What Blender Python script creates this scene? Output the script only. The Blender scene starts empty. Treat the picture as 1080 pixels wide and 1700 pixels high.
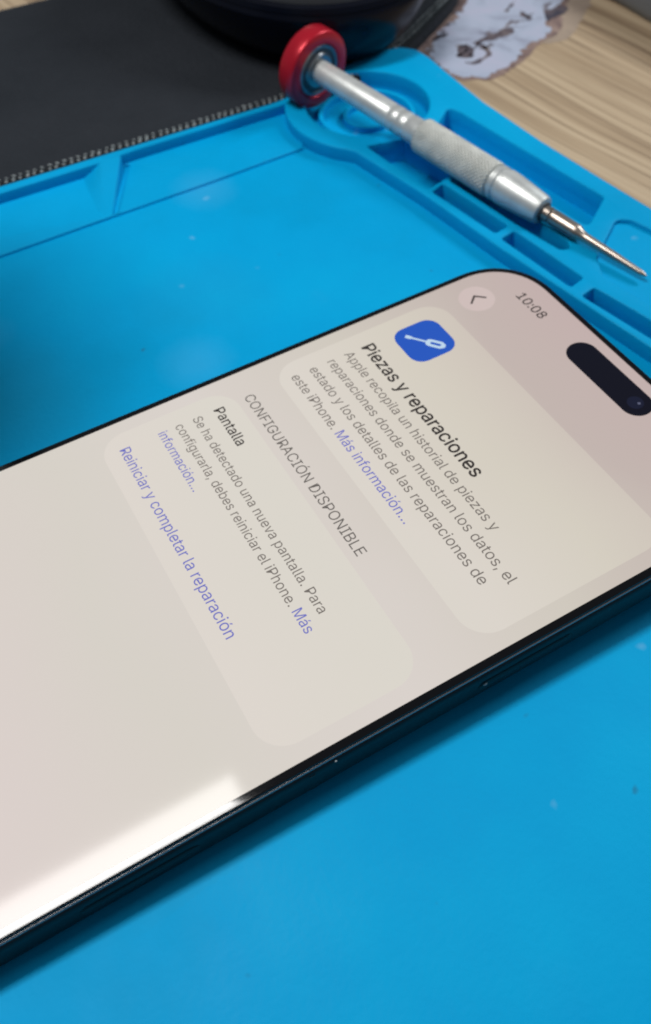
import bpy, bmesh, math, random
from mathutils import Vector, Matrix, noise
random.seed(7)
S = 0.001                                   # every size below is in millimetres
scene = bpy.context.scene
COL = scene.collection

# ------------------------------------------------------------------ camera
cam_d = bpy.data.cameras.new('camera'); cam = bpy.data.objects.new('camera', cam_d); COL.objects.link(cam)
RIGHT = Vector((0.49255251, 0.87017518, -0.01368111))
DOWN = Vector((0.69272075, -0.40152562, -0.59909527))
FWD = Vector((-0.52681115, 0.28560869, -0.80056086))
CPOS = Vector((116.23609776, -108.7967287, 128.49920622))
m = Matrix.Identity(4)
for i in range(3):
    m[i][0] = RIGHT[i]; m[i][1] = -DOWN[i]; m[i][2] = -FWD[i]; m[i][3] = CPOS[i] * S
cam.matrix_world = m
cam_d.sensor_fit = 'VERTICAL'; cam_d.sensor_height = 24; cam_d.sensor_width = 24
cam_d.lens = 24 * 1487.3128808597844 / 1700
cam_d.clip_start = 0.005; cam_d.clip_end = 20
cam_d.dof.use_dof = True; cam_d.dof.focus_distance = 0.136; cam_d.dof.aperture_fstop = 15.5
scene.camera = cam

# ------------------------------------------------------------------ world, lamps, exposure
w = bpy.data.worlds.new('World'); scene.world = w; w.use_nodes = True
bg = w.node_tree.nodes['Background']; bg.inputs[0].default_value = (0.80, 0.88, 1.0, 1); bg.inputs[1].default_value = 0.13

def area(name, loc, size, power, color, aim=None, sy=None):
    d = bpy.data.lights.new(name, 'AREA'); o = bpy.data.objects.new(name, d); COL.objects.link(o)
    d.shape = 'RECTANGLE'; d.size = size * S; d.size_y = (sy or size) * S; d.energy = power; d.color = color
    o.location = Vector(loc) * S
    if aim is not None:
        o.rotation_euler = (Vector(aim) - Vector(loc)).to_track_quat('-Z', 'Y').to_euler()
    return o
# the bench's ceiling panel, the one mirrored in the phone's glass
area('ceiling_panel', (-67, -185, 450), 64, 1.6, (1.0, 0.985, 0.96), None, 200)
# fill light added to brighten the far right side of the bench
area('fill_light', (-20, 505, 430), 170, 2.1, (0.93, 0.97, 1.0), (0, 20, 0))
scene.view_settings.view_transform = 'Standard'; scene.view_settings.look = 'None'
scene.view_settings.exposure = 0; scene.view_settings.gamma = 1
try: scene.view_settings.use_curve_mapping = False
except Exception: pass
scene.render.engine = 'CYCLES'
scene.cycles.filter_width = 1.9

# ------------------------------------------------------------------ helpers
def link_mesh(name, me, mat, parent=None, sharp=35):
    me.materials.clear(); me.materials.append(mat)
    me.polygons.foreach_set('use_smooth', [True] * len(me.polygons))
    me.set_sharp_from_angle(angle=math.radians(sharp))
    me.update(); me.name = name
    o = bpy.data.objects.new(name, me); COL.objects.link(o)
    if parent is not None: o.parent = parent
    return o
def root(name, label, cat, group=None, loc=(0, 0, 0)):
    o = bpy.data.objects.new(name, None); COL.objects.link(o); o.empty_display_size = 0.01
    o.location = Vector(loc) * S
    tag(o, label, cat, group); return o
def tag(o, label, cat, group=None):
    o['label'] = label; o['category'] = cat
    if group: o['group'] = group
def poly_mesh(loops, z0, z1, bevel=0.0, res=2):
    """flat 2-D outline (first loop) with holes (others), extruded z0..z1 (mm), rounded edges"""
    c = bpy.data.curves.new('tmp', 'CURVE'); c.dimensions = '2D'; c.fill_mode = 'BOTH'
    for lp in loops:
        s = c.splines.new('POLY'); s.points.add(len(lp) - 1); s.use_cyclic_u = True
        for i, p in enumerate(lp): s.points[i].co = (p[0] * S, p[1] * S, 0, 1)
    h = (z1 - z0) / 2
    c.extrude = max(h - bevel, 0) * S
    if bevel: c.bevel_depth = bevel * S; c.bevel_resolution = res; c.offset = -bevel * S
    o = bpy.data.objects.new('tmp', c); COL.objects.link(o)
    bpy.context.view_layer.update()
    me = bpy.data.meshes.new_from_object(o.evaluated_get(bpy.context.evaluated_depsgraph_get()))
    bpy.data.objects.remove(o); bpy.data.curves.remove(c)
    bm = bmesh.new(); bm.from_mesh(me); bmesh.ops.remove_doubles(bm, verts=bm.verts, dist=1e-6)
    bmesh.ops.translate(bm, verts=bm.verts, vec=(0, 0, (z0 + h) * S)); bm.to_mesh(me); bm.free()
    return me
def flat_mesh(loops, z): return poly_mesh(loops, z, z)
def rrect(x0, y0, x1, y1, r, n=10, p=2.0):
    out = []
    for cx, cy, a0 in ((x1 - r, y1 - r, 0), (x0 + r, y1 - r, 90), (x0 + r, y0 + r, 180), (x1 - r, y0 + r, 270)):
        for i in range(n + 1):
            a = math.radians(a0 + 90 * i / n); c, s = math.cos(a), math.sin(a)
            k = (abs(c) ** p + abs(s) ** p) ** (-1 / p)
            out.append((cx + r * k * c, cy + r * k * s))
    return out
def arc(cx, cy, r, a0, a1, n):
    return [(cx + r * math.cos(math.radians(a0 + (a1 - a0) * i / n)), cy + r * math.sin(math.radians(a0 + (a1 - a0) * i / n))) for i in range(n + 1)]
def round_poly(pts, r, n=5):
    """fillet the corners of a polygon; r is one radius or a list"""
    out = []; N = len(pts)
    for i in range(N):
        p = Vector(pts[i]); a = Vector(pts[i - 1]) - p; b = Vector(pts[(i + 1) % N]) - p
        rr = r[i] if isinstance(r, (list, tuple)) else r
        if rr <= 0: out.append(tuple(p)); continue
        la, lb = a.length, b.length; a.normalize(); b.normalize()
        ang = a.angle(b); t = min(rr / math.tan(ang / 2), la * .49, lb * .49)
        s, e = p + a * t, p + b * t
        for k in range(n + 1):
            u = k / n; q = s * (1 - u) ** 2 + p * 2 * u * (1 - u) + e * u * u
            out.append((q.x, q.y))
    return out
def lathe(prof, seg=48, fn=None):
    """prof: (s, r) along +X, mm; fn(s, angle, r) -> r"""
    bm = bmesh.new(); rings = []
    for s, r in prof:
        ring = []
        for k in range(seg):
            a = 2 * math.pi * k / seg; rr = fn(s, a, r) if fn else r
            ring.append(bm.verts.new((s * S, rr * math.cos(a) * S, rr * math.sin(a) * S)))
        rings.append(ring)
    for i in range(len(rings) - 1):
        for k in range(seg):
            bm.faces.new((rings[i][k], rings[i][(k + 1) % seg], rings[i + 1][(k + 1) % seg], rings[i + 1][k]))
    bm.faces.new(rings[0][::-1]); bm.faces.new(rings[-1])
    bmesh.ops.recalc_face_normals(bm, faces=bm.faces)
    me = bpy.data.meshes.new('m'); bm.to_mesh(me); bm.free(); return me
def loft(rings, cap0=True, cap1=True):
    """rings: lists of (x,y,z) mm, same count"""
    bm = bmesh.new(); R = [[bm.verts.new(Vector(p) * S) for p in ring] for ring in rings]; n = len(R[0])
    for i in range(len(R) - 1):
        for k in range(n):
            bm.faces.new((R[i][k], R[i][(k + 1) % n], R[i + 1][(k + 1) % n], R[i + 1][k]))
    if cap0: bm.faces.new(R[0][::-1])
    if cap1: bm.faces.new(R[-1])
    bmesh.ops.recalc_face_normals(bm, faces=bm.faces)
    me = bpy.data.meshes.new('m'); bm.to_mesh(me); bm.free(); return me

# ------------------------------------------------------------------ materials
def mat(name, col, rough=.5, metal=0., ior=1.5, spec=None, coat=0.):
    m = bpy.data.materials.new(name); m.use_nodes = True; b = m.node_tree.nodes['Principled BSDF']
    b.inputs['Base Color'].default_value = (*col, 1); b.inputs['Roughness'].default_value = rough
    b.inputs['Metallic'].default_value = metal; b.inputs['IOR'].default_value = ior
    if spec is not None: b.inputs['Specular IOR Level'].default_value = spec
    if coat: b.inputs['Coat Weight'].default_value = coat
    return m
def nd(m, t, **kw):
    n = m.node_tree.nodes.new(t)
    for k, v in kw.items():
        if hasattr(n, k): setattr(n, k, v)
        else: n.inputs[k.replace('_', ' ')].default_value = v
    return n
def ln(m, a, b): m.node_tree.links.new(a, b)
def coords(m, scale=(1, 1, 1), rot=(0, 0, 0)):
    tc = nd(m, 'ShaderNodeTexCoord'); mp = nd(m, 'ShaderNodeMapping')
    mp.inputs['Scale'].default_value = scale; mp.inputs['Rotation'].default_value = rot
    ln(m, tc.outputs['Object'], mp.inputs['Vector']); return mp.outputs['Vector']
def ramp(m, fac, stops, interp='LINEAR'):
    r = nd(m, 'ShaderNodeValToRGB'); r.color_ramp.interpolation = interp
    e = r.color_ramp.elements
    while len(e) < len(stops): e.new(.5)
    for i, (p, c) in enumerate(stops):
        e[i].position = p; e[i].color = (*c, 1) if len(c) == 3 else c
    ln(m, fac, r.inputs['Fac']); return r.outputs['Color']
def bump(m, h, strength, dist):
    b = nd(m, 'ShaderNodeBump'); b.inputs['Strength'].default_value = strength; b.inputs['Distance'].default_value = dist
    ln(m, h, b.inputs['Height']); ln(m, b.outputs['Normal'], m.node_tree.nodes['Principled BSDF'].inputs['Normal'])
def P(m): return m.node_tree.nodes['Principled BSDF']

def silicone():
    m = mat('blue_silicone', (0.0, .27, .62), .6, spec=.09); v = coords(m)
    n1 = nd(m, 'ShaderNodeTexNoise', Scale=13., Detail=5., Roughness=.6); ln(m, v, n1.inputs['Vector'])
    base = ramp(m, n1.outputs['Fac'], [(.30, (0, .310, .600)), (.50, (0, .355, .700)), (.70, (0, .405, .745))])
    def specks(scale, r0, r1, lo, hi, amt):                     # lint, dust and scuffs
        n = nd(m, 'ShaderNodeTexNoise', Scale=300., Detail=2.); ln(m, v, n.inputs['Vector'])
        off = nd(m, 'ShaderNodeVectorMath', operation='MULTIPLY_ADD'); ln(m, n.outputs['Color'], off.inputs[0]); off.inputs[1].default_value = (.0022,) * 3; ln(m, v, off.inputs[2])
        vo = nd(m, 'ShaderNodeTexVoronoi', Scale=scale); ln(m, off.outputs[0], vo.inputs['Vector'])
        a = ramp(m, vo.outputs['Distance'], [(r0, (1, 1, 1)), (r1, (0, 0, 0))]); c = ramp(m, vo.outputs['Color'], [(lo, (0, 0, 0)), (hi, (amt,) * 3)])
        mul = nd(m, 'ShaderNodeMath', operation='MULTIPLY'); ln(m, a, mul.inputs[0]); ln(m, c, mul.inputs[1]); return mul.outputs[0]
    def over(fac, under, col):
        mx = nd(m, 'ShaderNodeMix', data_type='RGBA'); ln(m, fac, mx.inputs[0]); ln(m, under, mx.inputs[6]); mx.inputs[7].default_value = (*col, 1); return mx.outputs[2]
    c = over(specks(105., .03, .11, .52, .66, .5), base, (.22, .52, .78))
    c = over(specks(150., .02, .09, .62, .72, .6), c, (.02, .12, .22))
    c = over(specks(19., .05, .45, .52, .70, .30), c, (.02, .24, .36))
    c = over(specks(31., .05, .30, .60, .75, .20), c, (.12, .47, .80))
    ln(m, c, P(m).inputs['Base Color'])
    n2 = nd(m, 'ShaderNodeTexNoise', Scale=16., Detail=5., Roughness=.65); ln(m, v, n2.inputs['Vector'])
    rr = ramp(m, n2.outputs['Fac'], [(.3, (.40,) * 3), (.7, (.66,) * 3)]); ln(m, rr, P(m).inputs['Roughness'])
    n3 = nd(m, 'ShaderNodeTexNoise', Scale=900., Detail=3.); ln(m, v, n3.inputs['Vector']); bump(m, n3.outputs['Fac'], .4, .00015)
    return m
M_SIL = silicone()

def wood():
    m = mat('wood_laminate', (.4, .3, .2), .5)
    v = coords(m, (1, 1, 1), (0, 0, math.radians(-11)))
    mp = nd(m, 'ShaderNodeMapping'); mp.inputs['Scale'].default_value = (1.6, 42, 1); ln(m, v, mp.inputs['Vector'])
    wob = nd(m, 'ShaderNodeTexNoise', Scale=7., Detail=2.); ln(m, v, wob.inputs['Vector'])
    add = nd(m, 'ShaderNodeVectorMath', operation='MULTIPLY_ADD'); ln(m, wob.outputs['Color'], add.inputs[0]); add.inputs[1].default_value = (0, .9, 0); ln(m, mp.outputs['Vector'], add.inputs[2])
    n1 = nd(m, 'ShaderNodeTexNoise', Scale=3.2, Detail=5., Roughness=.55); ln(m, add.outputs[0], n1.inputs['Vector'])
    mp2 = nd(m, 'ShaderNodeMapping'); mp2.inputs['Scale'].default_value = (1.2, 5, 1); ln(m, add.outputs[0], mp2.inputs['Vector'])
    n2 = nd(m, 'ShaderNodeTexNoise', Scale=2.6, Detail=4., Roughness=.7); ln(m, mp2.outputs['Vector'], n2.inputs['Vector'])
    c1 = ramp(m, n1.outputs['Fac'], [(.30, (.23, .155, .095)), (.42, (.44, .325, .215)), (.56, (.58, .45, .31)), (.72, (.49, .365, .245))])
    c2 = ramp(m, n2.outputs['Fac'], [(.38, (.42, .37, .32)), (.48, (.95, .92, .86)), (.60, (1.0, 1.0, .95))])
    mx = nd(m, 'ShaderNodeMix', data_type='RGBA', blend_type='MULTIPLY'); mx.inputs[0].default_value = .8
    ln(m, c1, mx.inputs[6]); ln(m, c2, mx.inputs[7]); ln(m, mx.outputs[2], P(m).inputs['Base Color'])
    bump(m, n2.outputs['Fac'], .2, .0002); return m
M_WOOD = wood()

def cloth():
    m = mat('black_cloth', (.025, .028, .034), .85, spec=.35); v = coords(m)
    n = nd(m, 'ShaderNodeTexNoise', Scale=650., Detail=3.); ln(m, v, n.inputs['Vector'])
    n2 = nd(m, 'ShaderNodeTexNoise', Scale=18., Detail=9., Roughness=.72); ln(m, v, n2.inputs['Vector'])
    c = ramp(m, n2.outputs['Fac'], [(.3, (.009, .0125, .018)), (.7, (.018, .022, .029))]); ln(m, c, P(m).inputs['Base Color'])
    bump(m, n.outputs['Fac'], .8, .0006); return m
M_CLOTH = cloth()
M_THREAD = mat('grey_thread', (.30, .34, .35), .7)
M_HEM = mat('dark_thread', (.012, .015, .017), .9, spec=.2)
M_FRAME = mat('dark_titanium', (.010, .010, .011), .42, .1, spec=.14)
M_TRIM = mat('polished_edge', (.30, .31, .33), .25, .9)
M_GLASS = mat('black_glass', (.004, .004, .005), .06, spec=.42)
M_BUTTON = mat('button_metal', (.010, .010, .011), .42, .1, spec=.14)

def alu(name, col, rough, metal, nscale=900, bs=.15):
    m = mat(name, col, rough, metal); v = coords(m, (1, 1, 1))
    n = nd(m, 'ShaderNodeTexNoise', Scale=float(nscale), Detail=3.); ln(m, v, n.inputs['Vector'])
    n2 = nd(m, 'ShaderNodeTexNoise', Scale=260., Detail=3.); ln(m, v, n2.inputs['Vector'])
    c = ramp(m, n2.outputs['Fac'], [(.3, tuple(x * .82 for x in col)), (.65, col)]); ln(m, c, P(m).inputs['Base Color'])
    bump(m, n.outputs['Fac'], bs, .0001); return m
M_ALU = alu('satin_aluminium', (.70, .72, .70), .42, .5)
M_KNURL = alu('knurled_aluminium', (.66, .67, .63), .5, .45)
M_STEEL = alu('tool_steel', (.42, .36, .31), .34, .9)
M_RED = mat('red_anodised', (.55, .012, .03), .28, .35)
M_BEAR = alu('bearing_steel', (.30, .31, .32), .3, .9)
M_BRUB = mat('dark_seal', (.045, .05, .055), .5)
M_GLOSS = mat('glossy_black', (.004, .005, .010), .26, spec=.18)
M_SHELL = mat('mouse_shell', (.03, .032, .035), .35)
M_RIM = mat('mouse_rim', (.075, .08, .085), .4, .5)
M_GREY = mat('grey_plastic', (.17, .18, .19), .45)

def screen(name, col, strength=1., vary=0.0):
    m = mat(name, (.004, .004, .005), .062, spec=.11); b = P(m)
    b.inputs['Emission Strength'].default_value = strength
    if vary:
        v = coords(m); n = nd(m, 'ShaderNodeTexNoise', Scale=16., Detail=1.); ln(m, v, n.inputs['Vector'])
        lo = (col[0] * (1 + vary), col[1] * (1 - vary * .5), col[2] * (1 - .2 * vary)); hi = (col[0] * (1 - vary), col[1] * (1 + vary * .3), col[2] * (1 - vary * .5))
        c = ramp(m, n.outputs['Fac'], [(.3, lo), (.7, hi)]); ln(m, c, b.inputs['Emission Color'])
    else: b.inputs['Emission Color'].default_value = (*col, 1)
    return m

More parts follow.
